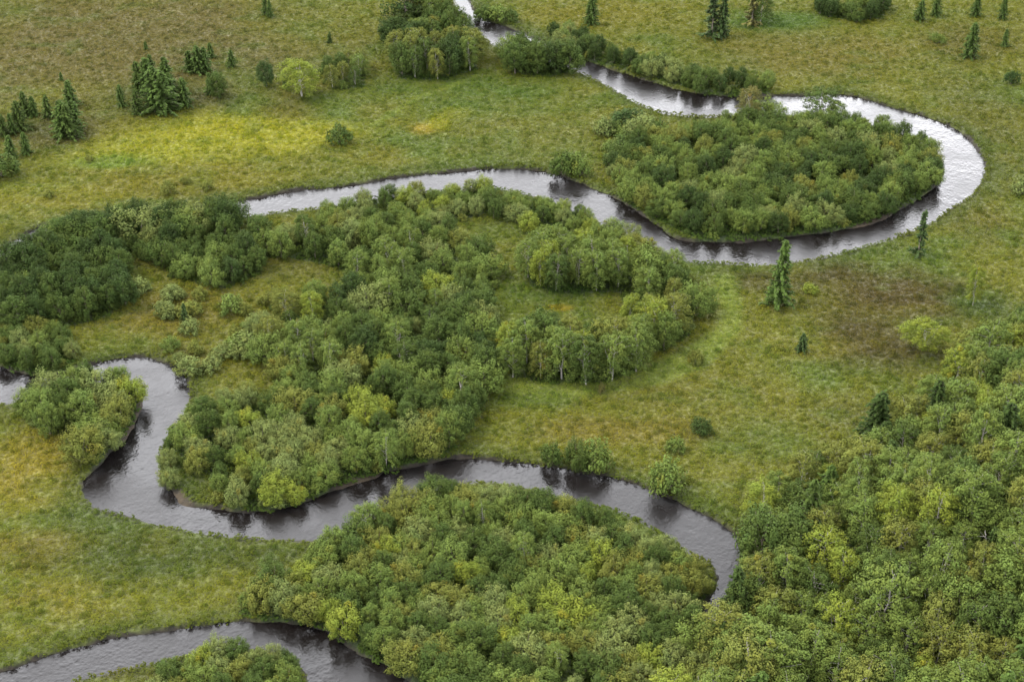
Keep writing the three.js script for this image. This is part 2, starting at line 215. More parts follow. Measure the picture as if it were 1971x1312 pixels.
function lines(a, b, step, far) { const v = []; for (let x = a; x <= b + 1e-6; x += step) v.push(x); let s = step, lo = a, hi = b; while (hi < far) { s *= 1.6; hi += s; v.push(hi); } s = step; while (lo > -far) { s *= 1.6; lo -= s; v.unshift(lo); } return v; }
const SOIL = K(52, 44, 30), MUD = K(88, 74, 52);
{
  const xs = lines(-172, 172, 0.6, 4000), zs = lines(-432, -118, 0.6, 4000), nx = xs.length, nz = zs.length;
  const pos = new Float32Array(nx * nz * 3), col = new Float32Array(nx * nz * 3), uv = new Float32Array(nx * nz * 2), idx = new Uint32Array((nx - 1) * (nz - 1) * 6);
  for (let j = 0, n = 0; j < nz; j++) for (let i = 0; i < nx; i++, n++) {
    const x = xs[i], z = zs[j], y = landAt(x, z), c = coverColor(x, z);
    pos.set([x, y, z], n * 3); uv.set([x, z], n * 2);
    const s = shore(x, z), k = 1 - smooth(-0.1, 0.45 + 0.8 * onBar(x, z), s + (noise(x * 0.35, z * 0.35, 71) - 0.5) * 1.1);
    const b = onBar(x, z), soil = [0, 1, 2].map((q) => lerp(SOIL[q], MUD[q], b));
    for (let q = 0; q < 3; q++) col[n * 3 + q] = lerp(c[q] * 0.42, soil[q] * 0.3, k);
  }
  let m = 0;
  for (let j = 0; j < nz - 1; j++) for (let i = 0; i < nx - 1; i++) { const a = j * nx + i; idx.set([a, a + nx, a + 1, a + 1, a + nx, a + nx + 1], m); m += 6; }
  const g = new THREE.BufferGeometry();
  g.setAttribute('position', new THREE.BufferAttribute(pos, 3)); g.setAttribute('color', new THREE.BufferAttribute(col, 3)); g.setAttribute('uv', new THREE.BufferAttribute(uv, 2)); g.setIndex(new THREE.BufferAttribute(idx, 1)); g.computeVertexNormals();
  const N = 512, px = new Uint8Array(N * N * 4);
  for (let j = 0; j < N; j++) for (let i = 0; i < N; i++) { const v = 150 + 105 * (fbm(i / N * 24, j / N * 24, 81, 4, 24) - 0.5) * 2; px.set([v, v, v * 0.96, 255], (j * N + i) * 4); }
  const t = new THREE.DataTexture(px, N, N); t.wrapS = t.wrapT = THREE.RepeatWrapping; t.magFilter = THREE.LinearFilter; t.repeat.set(1 / 13, 1 / 13); t.needsUpdate = true;
  const ground = new THREE.Mesh(g, new THREE.MeshStandardMaterial({ vertexColors: true, roughness: 1, map: t, bumpMap: t, bumpScale: 0.25 }));
  ground.material.map = t; t.colorSpace = THREE.NoColorSpace;
  ground.name = 'ground'; tag(ground, 'boggy meadow ground of sedge, moss and low plants along the winding river', 'ground', null, 'structure'); ground.receiveShadow = true; ground.castShadow = true;
  scene.add(ground);
}

// scene.fog = new THREE.FogExp2(0xdfe4ea, 0.00002);   // thin summer haze over the valley

// ---------------------------------------------------------------- water
{
  const N = 512, px = new Uint8Array(N * N * 4);
  for (let j = 0; j < N; j++) for (let i = 0; i < N; i++) { const u = i / N, v = j / N; const s = 0.5 * fbm(u * 10, v * 14, 91, 3, 0) + 0; px.set([255 * clamp(0.55 * fbm(u * 16, v * 16, 91, 3, 16) + 0.45 * fbm(u * 48, v * 48, 95, 3, 48) + 0 * s, 0, 1), 0, 0, 255], (j * N + i) * 4); }
  for (let n = 0; n < px.length; n += 4) px[n + 1] = px[n + 2] = px[n];
  const t = new THREE.DataTexture(px, N, N); t.wrapS = t.wrapT = THREE.RepeatWrapping; t.magFilter = THREE.LinearFilter; t.repeat.set(1 / 22, 1 / 22); t.needsUpdate = true;
  const rx = new Uint8Array(N * N * 4);                                        // calm and ruffled stretches
  for (let j = 0; j < N; j++) for (let i = 0; i < N; i++) { const v = 255 * (0.4 + 0.6 * smooth(0.35, 0.65, fbm(i / N * 12, j / N * 12, 131, 4, 12))); rx.set([v, v, v, 255], (j * N + i) * 4); }
  const rt = new THREE.DataTexture(rx, N, N); rt.wrapS = rt.wrapT = THREE.RepeatWrapping; rt.magFilter = THREE.LinearFilter; rt.repeat.set(1 / 90, 1 / 90); rt.needsUpdate = true;
  const g = new THREE.PlaneGeometry(420, 360); g.rotateX(-Math.PI / 2); g.translate(0, -0.55, -270);
  const p = g.attributes.position, uv = g.attributes.uv; for (let i = 0; i < p.count; i++) uv.setXY(i, p.getX(i), p.getZ(i));
  const river = new THREE.Mesh(g, new THREE.MeshPhysicalMaterial({ color: new THREE.Color().setRGB(0.004, 0.0034, 0.0034), roughness: 0.3, roughnessMap: rt, ior: 1.33, bumpMap: t, bumpScale: 0.09 }));
  river.name = 'river'; tag(river, 'winding peat-brown river mirroring the pale cloudy sky', 'river', null, 'structure'); river.receiveShadow = true;
  scene.add(river);
}

// ---------------------------------------------------------------- leaf geometry
class Leaves {
  constructor() { this.p = []; this.n = []; this.c = []; this.i = []; }
  leaf(x, y, z, nx, ny, nz, long, wide, c, ax, ay, az) {
    let l = Math.hypot(nx, ny, nz) || 1; nx /= l; ny /= l; nz /= l;
    if (ax === undefined) { ax = R(-1, 1); ay = R(-1, 1); az = R(-1, 1); }
    let bx = ny * az - nz * ay, by = nz * ax - nx * az, bz = nx * ay - ny * ax; l = Math.hypot(bx, by, bz) || 1; bx /= l; by /= l; bz /= l;
    const tx = by * nz - bz * ny, ty = bz * nx - bx * nz, tz = bx * ny - by * nx, o = this.p.length / 3, f = 0.12 * long;
    this.p.push(x - tx * long / 2, y - ty * long / 2, z - tz * long / 2, x + bx * wide / 2 + nx * f, y + by * wide / 2 + ny * f, z + bz * wide / 2 + nz * f, x + tx * long / 2, y + ty * long / 2, z + tz * long / 2, x - bx * wide / 2 + nx * f, y - by * wide / 2 + ny * f, z - bz * wide / 2 + nz * f);
    for (let k = 0; k < 4; k++) { this.n.push(nx, ny, nz); this.c.push(c[0], c[1], c[2]); }
    this.i.push(o, o + 2, o + 1, o, o + 3, o + 2);
  }
  lobe(cx, cy, cz, rx, ry, rz, count, size, tone, loose = 0.55) {
    const warm = R(0.94, 1.1) + (rnd() < 0.04 ? 0.22 : 0);
    for (let k = 0; k < count; k++) {
      const y = R(-0.75, 1), a = R(0, 6.2832), q = Math.sqrt(Math.max(0, 1 - y * y)), dx = q * Math.cos(a), dz = q * Math.sin(a), r = rnd() < 0.1 ? R(1.05, 1.4) : 0.8 + 0.28 * Math.sqrt(rnd());
      const v = R(0.84, 1.16) * tone, w = R(0.95, 1.05) * warm, s = size * R(0.7, 1.3);
      this.leaf(cx + dx * rx * r, cy + y * ry * r, cz + dz * rz * r, dx / rx + R(-loose, loose) / rx, y / ry + R(-loose, loose) / ry + 0.1, dz / rz + R(-loose, loose) / rz, s, s * R(0.55, 0.8), [v * w, v, v / w]);
    }
  }
  shoot(x, y, z, dx, dy, dz, len, r, count, size, tone, droop = 0) {              // a leafy branch, thinning to its tip
    const warm = R(0.95, 1.07) + (rnd() < 0.012 ? 0.2 : 0), t0 = tone * R(0.86, 1.14);
    for (let k = 0; k < count; k++) {
      const t = Math.pow(rnd(), 0.6), a = R(0, 6.2832), b = R(-1, 1), q = Math.sqrt(1 - b * b), rr = r * (1.0 - 0.2 * t) * Math.cbrt(R(0.25, 1)) * (rnd() < 0.07 ? 1.35 : 1), ox = Math.cos(a) * q, oy = b, oz = Math.sin(a) * q;
      const v = R(0.9, 1.1) * t0, w = R(0.97, 1.03) * warm, s = size * R(0.7, 1.3);
      this.leaf(x + dx * len * t + ox * rr, y + dy * len * t + oy * rr - droop * t * t * len, z + dz * len * t + oz * rr, ox + dx * 0.5 + R(-0.32, 0.32), oy + dy * 0.5 + 0.2 + R(-0.32, 0.32), oz + dz * 0.5 + R(-0.32, 0.32), s, s * R(0.5, 0.75), [v * w, v, v / w]);
    }
  }
  build() { const g = new THREE.BufferGeometry(); g.setAttribute('position', new THREE.Float32BufferAttribute(this.p, 3)); g.setAttribute('normal', new THREE.Float32BufferAttribute(this.n, 3)); g.setAttribute('color', new THREE.Float32BufferAttribute(this.c, 3)); g.setIndex(this.i); return g; }
}
class Wood {                                                                  // tapered stems and limbs
  constructor() { this.p = []; this.n = []; this.i = []; }
  stem(pts, r0, r1, sides = 6) {
    const o = this.p.length / 3, N = pts.length;
    for (let k = 0; k < N; k++) {
      const a = pts[Math.max(0, k - 1)], b = pts[Math.min(N - 1, k + 1)], d = new THREE.Vector3(b[0] - a[0], b[1] - a[1], b[2] - a[2]).normalize();
      const u = new THREE.Vector3(1, 0, 0.01); if (Math.abs(d.x) > 0.8) u.set(0, 1, 0); const s = new THREE.Vector3().crossVectors(d, u).normalize(), w = new THREE.Vector3().crossVectors(d, s), r = lerp(r0, r1, k / (N - 1));
      for (let m = 0; m < sides; m++) { const t = m / sides * 6.28319, c = Math.cos(t), e = Math.sin(t), nx = s.x * c + w.x * e, ny = s.y * c + w.y * e, nz = s.z * c + w.z * e; this.p.push(pts[k][0] + nx * r, pts[k][1] + ny * r, pts[k][2] + nz * r); this.n.push(nx, ny, nz); }
    }
    for (let k = 0; k < N - 1; k++) for (let m = 0; m < sides; m++) { const a = o + k * sides + m, b = o + k * sides + (m + 1) % sides; this.i.push(a, b, a + sides, b, b + sides, a + sides); }
  }
  build() { const g = new THREE.BufferGeometry(); g.setAttribute('position', new THREE.Float32BufferAttribute(this.p, 3)); g.setAttribute('normal', new THREE.Float32BufferAttribute(this.n, 3)); g.setIndex(this.i); return g; }
}
const bent = (x0, y0, z0, x1, y1, z1, n, j) => { const v = []; for (let k = 0; k <= n; k++) { const t = k / n, s = k && k < n ? j : 0; v.push([lerp(x0, x1, t) + R(-s, s), lerp(y0, y1, t), lerp(z0, z1, t) + R(-s, s)]); } return v; };

// every shape is built one metre... per metre of tree: heights are 1, so a tree is scaled by its height
const MAKERS = {
  willow() {                                                                 // several leaning stems under an uneven cushion of upright shoots
    const L = new Leaves(), W = new Wood(), n = 44, seed = Math.floor(R(0, 999)), sx = R(0.85, 1.18);
    for (let k = 0; k < n; k++) {
      const up = 1 - 1.22 * (k + 0.5) / n, a = k * 2.39996 + R(-0.35, 0.35), q = Math.sqrt(Math.max(0, 1 - up * up)), dx = Math.cos(a) * q * sx, dz = Math.sin(a) * q / sx;
      const lump = 0.66 + 0.56 * noise(3 + dx * 1.9, 7 + dz * 1.9 + up, seed) + R(-0.07, 0.07), reach = lump * (up > 0 ? 0.46 + 0.16 * up : 0.44), hub = reach * 0.62;
      L.shoot(dx * hub, 0.26 + up * hub, dz * hub, dx, up * 1.02 + 0.06, dz, reach - hub, R(0.1, 0.155), 124, 0.041, 1);
      if (k % 6 === 0) W.stem(bent(R(-0.06, 0.06), -0.04, R(-0.06, 0.06), dx * reach * 0.8, 0.3 + Math.max(0.1, up) * reach * 0.8, dz * reach * 0.8, 3, 0.03), 0.018, 0.005, 5);
    }
    L.lobe(0, 0.3, 0, 0.26, 0.3, 0.26, 160, 0.08, 0.85, 0.9);
    return [L.build(), W.build()];
  },
  alder() {                                                                  // fuller, higher crown on a short trunk
    const L = new Leaves(), W = new Wood(), n = 50, seed = Math.floor(R(0, 999)), sx = R(0.88, 1.14);
    W.stem(bent(0, -0.04, 0, R(-0.04, 0.04), 0.8, R(-0.04, 0.04), 5, 0.015), 0.022, 0.006, 6);
    for (let k = 0; k < n; k++) {
      const up = 1 - 1.72 * (k + 0.5) / n, a = k * 2.39996 + R(-0.35, 0.35), q = Math.sqrt(Math.max(0, 1 - up * up)), dx = Math.cos(a) * q * sx, dz = Math.sin(a) * q / sx;
      const lump = 0.62 + 0.66 * noise(3 + dx * 2.1, 7 + dz * 2.1 + up * 1.4, seed) + R(-0.06, 0.1), rx = 0.33 * lump, ry = 0.45 * lump, hub = 0.64;
      L.shoot(dx * rx * hub, 0.47 + up * ry * hub, dz * rx * hub, dx * rx, up * ry + 0.03, dz * rx, 1 - hub, R(0.08, 0.125), 116, 0.036, 1);
      if (k % 7 === 0) W.stem(bent(0, 0.3 + up * 0.15, 0, dx * rx * 0.85, 0.47 + up * ry * 0.85, dz * rx * 0.85, 3, 0.015), 0.01, 0.003, 4);
    }
    L.lobe(0, 0.48, 0, 0.2, 0.3, 0.2, 160, 0.065, 0.85, 0.9);
    return [L.build(), W.build()];
  },
  birch() {                                                                  // pale trunk, tall airy crown of hanging sprays
    const L = new Leaves(), W = new Wood(), n = 66, lx = R(-0.08, 0.08), lz = R(-0.06, 0.06), fork = rnd() < 0.6, seed = Math.floor(R(0, 999)), fat = R(0.85, 1.2);
    W.stem(bent(0, -0.03, 0, lx, 0.9, lz, 7, 0.012), 0.0145, 0.004, 6);
    if (fork) W.stem(bent(lx * 0.15, 0.12, lz * 0.15, -lx - 0.1, 0.8, R(-0.1, 0.1), 6, 0.012), 0.01, 0.003, 5);
    for (let k = 0; k < n; k++) {
      const up = 1 - (k + 0.5) / n, a = k * 2.39996 + R(-0.4, 0.4), ca = Math.cos(a), sa = Math.sin(a), y = 0.25 + up * 0.66;
      const lump = 0.6 + 0.75 * noise(5 + ca * 1.3, 9 + sa * 1.3 + up * 3, seed) + R(-0.1, 0.12), rad = 0.27 * fat * lump * Math.sqrt(Math.max(0.03, 1 - ((up - 0.4) / 0.63) ** 2));
      L.shoot(lx * up + ca * rad * 0.4, y - 0.02, lz * up + sa * rad * 0.4, ca, 0.25 + up * 0.7 - (1 - up) * 0.25, sa, rad * 0.7, R(0.045, 0.08), 92, 0.0265, 1, 0.5);
      if (k % 4 === 0) W.stem(bent(lx * up * 0.85, y - 0.1, lz * up * 0.85, lx * up + ca * rad * 0.8, y + 0.04, lz * up + sa * rad * 0.8, 3, 0.01), 0.005, 0.002, 4);
    }
    return [L.build(), W.build()];
  },
  larch(k, thin = 1, wide = 0.2) {                                           // straight trunk, tiers of drooping sprays
    const L = new Leaves(), W = new Wood(); W.stem(bent(0, -0.03, 0, R(-0.01, 0.01), 0.99, 0, 6, 0.004), 0.017, 0.003, 6);
    const tiers = 28, lop = R(0, 6.28);
    for (let q = 0; q < tiers; q++) {
      const h = 0.07 + 0.9 * q / (tiers - 1), reach = wide * (Math.pow(1 - h, 0.62) + 0.07) * R(0.55, 1.25), nb = 6;
      for (let b = 0; b < nb; b++) {
        if (rnd() > thin) continue;
        const a = b / nb * 6.283 + q * 1.1 + R(-0.3, 0.3), len = reach * R(0.65, 1.15) * (1 + 0.18 * Math.cos(a - lop)), ca = Math.cos(a), sa = Math.sin(a), droop = R(0.0, 0.28);
        W.stem([[0, h, 0], [ca * len, h - droop * len + 0.01, sa * len]], 0.004, 0.001, 3);
        const m = 7 + Math.round(len * 80), tone = R(0.85, 1.15);
        for (let s = 0; s < m; s++) { const t = (s + R(0.2, 1)) / m, w = R(0.85, 1.15) * tone; L.leaf(ca * len * t + R(-0.014, 0.014), h - droop * len * t + R(-0.03, 0.022), sa * len * t + R(-0.014, 0.014), R(-0.7, 0.7) + ca * 0.4, 1, R(-0.7, 0.7) + sa * 0.4, R(0.04, 0.07), R(0.026, 0.042), [w, w, w], ca, -droop, sa); }
      }
    }
    return [L.build(), W.build()];
  },
  pine() {                                                                   // crooked trunk, spreading dark pads of needles
    const L = new Leaves(), W = new Wood(); W.stem(bent(0, -0.03, 0, R(-0.05, 0.05), 0.9, 0, 6, 0.015), 0.025, 0.008, 6);
    for (let q = 0; q < 17; q++) { const h = 0.25 + 0.68 * q / 16, a = q * 2.4, len = (0.38 - 0.22 * (q / 16) ** 2) * R(0.6, 1), x = Math.cos(a) * len, z = Math.sin(a) * len; W.stem(bent(0, h - 0.05, 0, x, h, z, 3, 0.015), 0.01, 0.003, 4); L.lobe(x, h + 0.02, z, R(0.1, 0.15), R(0.05, 0.08), R(0.1, 0.15), 90, 0.045, R(0.85, 1.12), 0.8); L.lobe(x * 0.55, h, z * 0.55, 0.09, 0.05, 0.09, 50, 0.045, R(0.85, 1.1), 0.8); }
    return [L.build(), W.build()];
  },
  bush() {                                                                   // low rounded shrub, wider than high
    const L = new Leaves(), W = new Wood(), n = 26, seed = Math.floor(R(0, 999));
    for (let k = 0; k < n; k++) {
      const up = 1 - 1.15 * (k + 0.5) / n, a = k * 2.39996 + R(-0.4, 0.4), q = Math.sqrt(Math.max(0, 1 - up * up)), dx = Math.cos(a) * q, dz = Math.sin(a) * q, lump = 0.7 + 0.55 * noise(3 + dx * 2, 7 + dz * 2 + up, seed) + R(-0.1, 0.12);
      L.shoot(dx * 0.3 * lump, 0.22 + up * 0.3 * lump, dz * 0.3 * lump, dx * 0.5, up * 0.62 + 0.1, dz * 0.5, 0.5 * lump, R(0.15, 0.22), 50, 0.095, 1);
      if (k % 5 === 0) W.stem(bent(0, -0.04, 0, dx * 0.4, 0.3 + Math.max(0, up) * 0.4, dz * 0.4, 2, 0.02), 0.02, 0.006, 4);
    }
    return [L.build(), W.build()];
  },
};
MAKERS.snag = () => { const W = new Wood(), B = new Wood(); W.stem(bent(0, -0.05, 0, -0.42, 0.88, 0.12, 6, 0.012), 0.022, 0.006, 6); for (let k = 0; k < 7; k++) { const t = 0.45 + k * 0.075, a = k * 2.4; B.stem(bent(-0.42 * t, 0.88 * t, 0.12 * t, -0.42 * t + Math.cos(a) * 0.16 - 0.08, 0.88 * t + R(0.06, 0.16), 0.12 * t + Math.sin(a) * 0.16, 3, 0.012), 0.008, 0.002, 4); } return [B.build(), W.build()]; };
const leafMat = (c) => new THREE.MeshPhysicalMaterial({ color: new THREE.Color().setRGB(...c), vertexColors: true, roughness: 1, specularIntensity: 0.12, transmission: 0.2, thickness: 0, side: THREE.DoubleSide });
const LG = 0.54;                                                              // leaf colour of the photograph's mean tones to base colour
const KL = (r, g, b) => K(r, g, b).map((x) => x * LG);
const TINTS = {
  green: KL(98, 116, 54), dark: KL(74, 92, 42), deep: KL(60, 78, 37), grey: KL(109, 122, 67), yellow: KL(116, 130, 50), olive: KL(106, 114, 52), brown: KL(108, 108, 60), gold: KL(146, 140, 48), larch: KL(78, 100, 46), bluish: KL(66, 86, 46),
};
const TINT_WORD = { green: 'mid-green', dark: 'dark green', deep: 'deep green', grey: 'grey-green', yellow: 'yellow-green', olive: 'olive green', brown: 'brownish', gold: 'golden yellow', larch: 'dark green', bluish: 'bluish green' };
const LEAF = Object.fromEntries(Object.entries(TINTS).map(([k, c]) => [k, leafMat(c)]));
const BARK = { snag: new THREE.MeshStandardMaterial({ color: new THREE.Color().setRGB(0.26, 0.25, 0.23), roughness: 0.9 }), willow: new THREE.MeshStandardMaterial({ color: new THREE.Color().setRGB(0.1, 0.085, 0.065), roughness: 0.95 }), birch: new THREE.MeshStandardMaterial({ color: new THREE.Color().setRGB(0.22, 0.21, 0.19), roughness: 0.85 }), larch: new THREE.MeshStandardMaterial({ color: new THREE.Color().setRGB(0.12, 0.1, 0.085), roughness: 0.95 }) };
const barkOf = (kind) => kind === 'birch' ? BARK.birch : kind === 'snag' ? BARK.snag : kind === 'larch' || kind === 'pine' || kind === 'spire' ? BARK.larch : BARK.willow;
const NAMES = { willow: 'willow_tree', alder: 'alder_tree', birch: 'birch_tree', larch: 'larch_tree', spire: 'conifer_tree', pine: 'pine_tree', bush: 'bush', thin: 'larch_tree', snag: 'dead_tree' };
const SHAPES = {};
const COUNTS = { willow: 9, alder: 6, birch: 7, larch: 5, spire: 3, pine: 2, bush: 5, thin: 1, snag: 2 };
for (const kind in COUNTS) { SHAPES[kind] = []; for (let k = 0; k < COUNTS[kind]; k++) SHAPES[kind].push(kind === 'spire' ? MAKERS.larch(k, 1, 0.25) : kind === 'thin' ? MAKERS.larch(k, 0.38, 0.16) : kind === 'larch' ? MAKERS.larch(k, 0.85, 0.22) : MAKERS[kind](k)); }

// ---------------------------------------------------------------- survey of the trees
const plants = [], hashGrid = new Map();
const cellKey = (x, z) => Math.floor(x / 5) + ':' + Math.floor(z / 5);
function free(x, z, gap) { const ci = Math.floor(x / 5), cj = Math.floor(z / 5); for (let i = -1; i <= 1; i++) for (let j = -1; j <= 1; j++) for (const p of hashGrid.get((ci + i) + ':' + (cj + j)) ?? []) if (Math.hypot(p.x - x, p.z - z) < Math.min(gap, p.gap ?? gap)) return false; return true; }
function plant(rec) { const k = cellKey(rec.x, rec.z); if (!hashGrid.has(k)) hashGrid.set(k, []); hashGrid.get(k).push(rec); plants.push(rec); return rec; }

// trees and bushes that stand by themselves: foot of the trunk in the photograph, height in its pixels, width against the usual
function single(kind, u, v, hpx, wide, tint, label, category, group) {
  const [x, z] = sightOnLand(u, v), y = landAt(x, z), dep = Math.atan2(CAM_H - y, -z), h = hpx / (perMetre(x, y, z) * Math.cos(dep));
  return plant({ kind, x, z, h, wide, tint, label, category, group, gap: 1.6 });
}
const larchGroup = 'larches of the upper left row';
for (const [u, v, h, w] of [[268, 178, 56, 1], [288, 182, 66, 1.1], [294, 160, 50, 1], [322, 166, 52, 1.1], [300, 214, 78, 1.1], [318, 216, 74, 1.3], [331, 205, 60, 1.1], [356, 203, 50, 1.1], [265, 222, 46, 0.9], [234, 206, 40, 0.9]]) single('larch', u, v, h * 1.06, w * 1.32, rnd() < 0.6 ? 'larch' : 'dark', null, 'larch', larchGroup);
for (const [u, v, h, w] of [[365, 138, 40, 1.1], [382, 141, 52, 1.3], [395, 138, 46, 1.3], [405, 112, 30, 1]]) single('larch', u, v, h, w * 1.32, 'larch', null, 'larch', 'clump of larches above the upper left row');
for (const [u, v, h, w] of [[50, 222, 44, 1], [38, 250, 52, 1], [66, 224, 36, 1], [94, 228, 42, 1], [137, 206, 48, 1.2], [124, 262, 64, 1.2], [145, 256, 56, 1.2], [135, 265, 60, 1.3], [24, 258, 38, 0.9], [8, 262, 40, 1], [50, 295, 40, 0.9], [22, 302, 40, 1.1]]) single('larch', u, v, h * 1.06, w * 1.32, rnd() < 0.6 ? 'larch' : 'dark', null, 'larch', 'larches at the left edge below the brown bog');
single('bush', 4, 338, 46, 1.2, 'dark', 'dark bush cut by the left edge below the larches', 'bush');
single('alder', 420, 185, 46, 1.0, 'dark', 'dark shrubby tree right of the larch row, above the yellow meadow', 'tree');
single('larch', 405, 182, 42, 1.2, 'larch', 'short larch just right of the larch row above the yellow meadow', 'larch');
single('larch', 446, 130, 34, 1.3, 'larch', 'single short larch at the upper left, right of the larch clump', 'larch');
single('alder', 513, 168, 52, 0.75, 'bluish', 'narrow bluish green tree left of the round pale birch', 'tree');
single('birch', 581, 186, 74, 1.4, 'yellow', 'round pale yellow-green birch standing in front of the upper left wood', 'birch');
single('alder', 553, 175, 30, 0.7, 'bluish', 'small dark shrub at the left foot of the round pale birch', 'shrub');
single('larch', 118, 155, 18, 1.2, 'larch', 'tiny larch alone on the brown bog at the upper left', 'larch');
single('larch', 281, 97, 17, 1.4, 'larch', 'tiny larch on the bog above the larch row', 'larch');
single('larch', 635, 82, 22, 1.3, 'dark', 'small dark larch at the top, left of the top grove', 'larch');
single('larch', 511, 30, 44, 0.9, 'larch', 'larch at the top edge over the brown bog', 'larch');
single('larch', 520, 34, 34, 1, 'larch', 'smaller larch touching the top edge larch over the bog', 'larch');
single('bush', 655, 274, 36, 1.1, 'dark', 'dark bush with a bright yellow-green top on the yellow meadow', 'bush');
single('bush', 1206, 239, 34, 1.3, 'bluish', 'dark round bush alone near the top reach of the river', 'bush');
single('larch', 1497, 588, 122, 0.95, 'larch', 'tall lone larch on the meadow in front of the lower river loop bend', 'larch');
single('thin', 1767, 492, 88, 1.1, 'bluish', 'thin almost bare larch on the outer bank of the right bend', 'larch');
single('birch', 1873, 590, 78, 0.7, 'yellow', 'lone slender birch on the right meadow with white trunk', 'birch');
single('birch', 1779, 674, 62, 1.6, 'yellow', 'round bright yellow-green birch at the top corner of the hillside wood', 'birch');
single('larch', 1543, 677, 36, 1.3, 'bluish', 'small bluish conical larch alone in the middle of the right meadow', 'larch');
single('bush', 1350, 832, 28, 1, 'deep', 'dark round bush alone on the meadow above the lower river', 'bush');
single('bush', 1299, 869, 30, 0.8, 'green', 'small grey-green bush left below the dark round meadow bush', 'bush');
single('bush', 1338, 700, 32, 0.7, 'olive', 'small shrub beside the old channel', 'bush');
single('bush', 1158, 757, 22, 0.5, 'brown', 'tiny dark shrub at the bottom of the old channel', 'bush');
single('bush', 1559, 562, 18, 1.2, 'yellow', 'little bright bush right of the tall lone larch', 'bush');
single('bush', 1283, 944, 58, 0.85, 'green', 'bright rounded bush on the upper bank of the lower river', 'bush');
single('bush', 1062, 892, 46, 0.6, 'dark', 'narrow dark bush, leftmost of three on the lower river bank', 'bush');
single('willow', 1108, 900, 58, 0.72, 'dark', 'widest of the three bushes on the lower river bank', 'bush');
single('bush', 1146, 902, 56, 0.75, 'green', 'right bush of the three on the lower river bank', 'bush');
single('larch', 357, 622, 38, 0.9, 'bluish', 'tiny dark conical larch in the shrubby left clearing', 'larch');
single('willow', 324, 900, 36, 0.9, 'grey', 'pale willow leaning over the inner bank of the bright bend', 'willow');
single('willow', 325, 934, 40, 0.8, 'grey', 'small dark-footed willow at the water line of the wide bend', 'willow');
for (const [u, v, h, w, l] of [[1865, 110, 66, 1.1, 'tall dark conifer alone on the upper right meadow'], [1933, 90, 34, 1, 'small conifer right of the tall dark one at the upper right'], [1137, 48, 60, 1, 'dark conifer at the top edge behind the top reach'], [1800, 32, 44, 1.1, 'conifer at the top edge, left of the tall upper right conifer'], [1770, 40, 40, 1.3, 'low dense conifer at the top edge, right of the dark bushes'], [1878, 32, 44, 1.1, 'dense conifer at the top edge above the tall one'], [1930, 38, 46, 0.9, 'slim conifer at the top right corner']]) single('spire', u, v, h, w, 'larch', l, 'conifer');
single('thin', 1371, 72, 84, 1.6, 'bluish', 'thin bare-branched larch at the top edge, left of its dark neighbour', 'larch');
single('larch', 1389, 73, 84, 0.9, 'bluish', 'dark slender larch at the top edge above the top reach', 'larch');
single('thin', 1447, 48, 70, 1.6, 'brown', 'thin greyish larch at the top edge, left of the birch', 'larch');
single('birch', 1464, 44, 60, 1.2, 'dark', 'dim birch at the top edge beside the thin greyish larch', 'birch');
single('bush', 1946, 161, 30, 0.7, 'bluish', 'small bluish bush near the right edge of the upper meadow', 'bush');
single('bush', 1805, 82, 22, 0.9, 'green', 'small green bush left of the tall upper right conifer', 'bush');
single('bush', 1968, 372, 34, 1, 'grey', 'grey bush cut by the right edge beside the right bend', 'bush');
single('pine', 780, 62, 84, 1.2, 'deep', 'dark spreading pine at the left of the top grove', 'pine');
single('pine', 826, 40, 70, 1, 'deep', 'dark pine at the top edge in the top grove', 'pine');
single('birch', 1439, 228, 62, 1.0, 'brown', 'grey half-bare tree at the river edge left of the loop grove gap', 'birch');
single('birch', 1580, 222, 66, 1.5, 'dark', 'feathery dark birch at the water between the two bright river gaps', 'birch');
single('birch', 1608, 226, 46, 1.1, 'green', 'white-stemmed birch leaning beside the bright river gap', 'birch');
single('willow', 1475, 218, 44, 1.4, 'green', 'green willow between the half-bare tree and the bright river gap', 'willow');
single('bush', 1087, 336, 46, 0.9, 'dark', 'left and larger bush on the far bank of the middle reach', 'bush');
single('bush', 1115, 338, 42, 0.8, 'green', 'right bush of the pair on the far bank of the middle reach', 'bush');
single('alder', 908, 112, 62, 0.9, 'deep', 'dark tree at the left bank of the top channel pool', 'tree');
single('alder', 838, 132, 40, 1, 'dark', 'low dark tree at the front foot of the top grove', 'tree');
single('bush', 932, 34, 34, 1.0, 'dark', 'left bush of the row beside the top channel', 'bush');
single('bush', 957, 38, 30, 1.2, 'green', 'middle bush of the row beside the top channel', 'bush');
single('bush', 985, 40, 26, 1, 'dark', 'right bush of the row beside the top channel', 'bush');
single('spire', 1683, 868, 112, 1.1, 'deep', 'dark conifer with broad crown at the upper rim of the hillside wood', 'conifer');
single('spire', 1790, 850, 112, 0.75, 'deep', 'dark conifer right of the broad one in the hillside wood', 'conifer');
single('spire', 1552, 1062, 132, 0.8, 'dark', 'tall dark conifer in the hillside wood right of the river end', 'conifer');
single('spire', 1410, 1195, 104, 0.9, 'deep', 'dark conifer at the water where the lower river vanishes', 'conifer');
single('willow', 1018, 440, 36, 1.2, 'yellow', 'pale yellowish willow alone in the clearing below the middle reach', 'willow');
single('alder', 950, 420, 40, 0.9, 'dark', 'small dark tree at the edge of the clearing below the middle reach', 'tree');
single('birch', 1045, 498, 66, 0.9, 'green', 'leaning birch with bare white stems at the central clearing', 'birch');
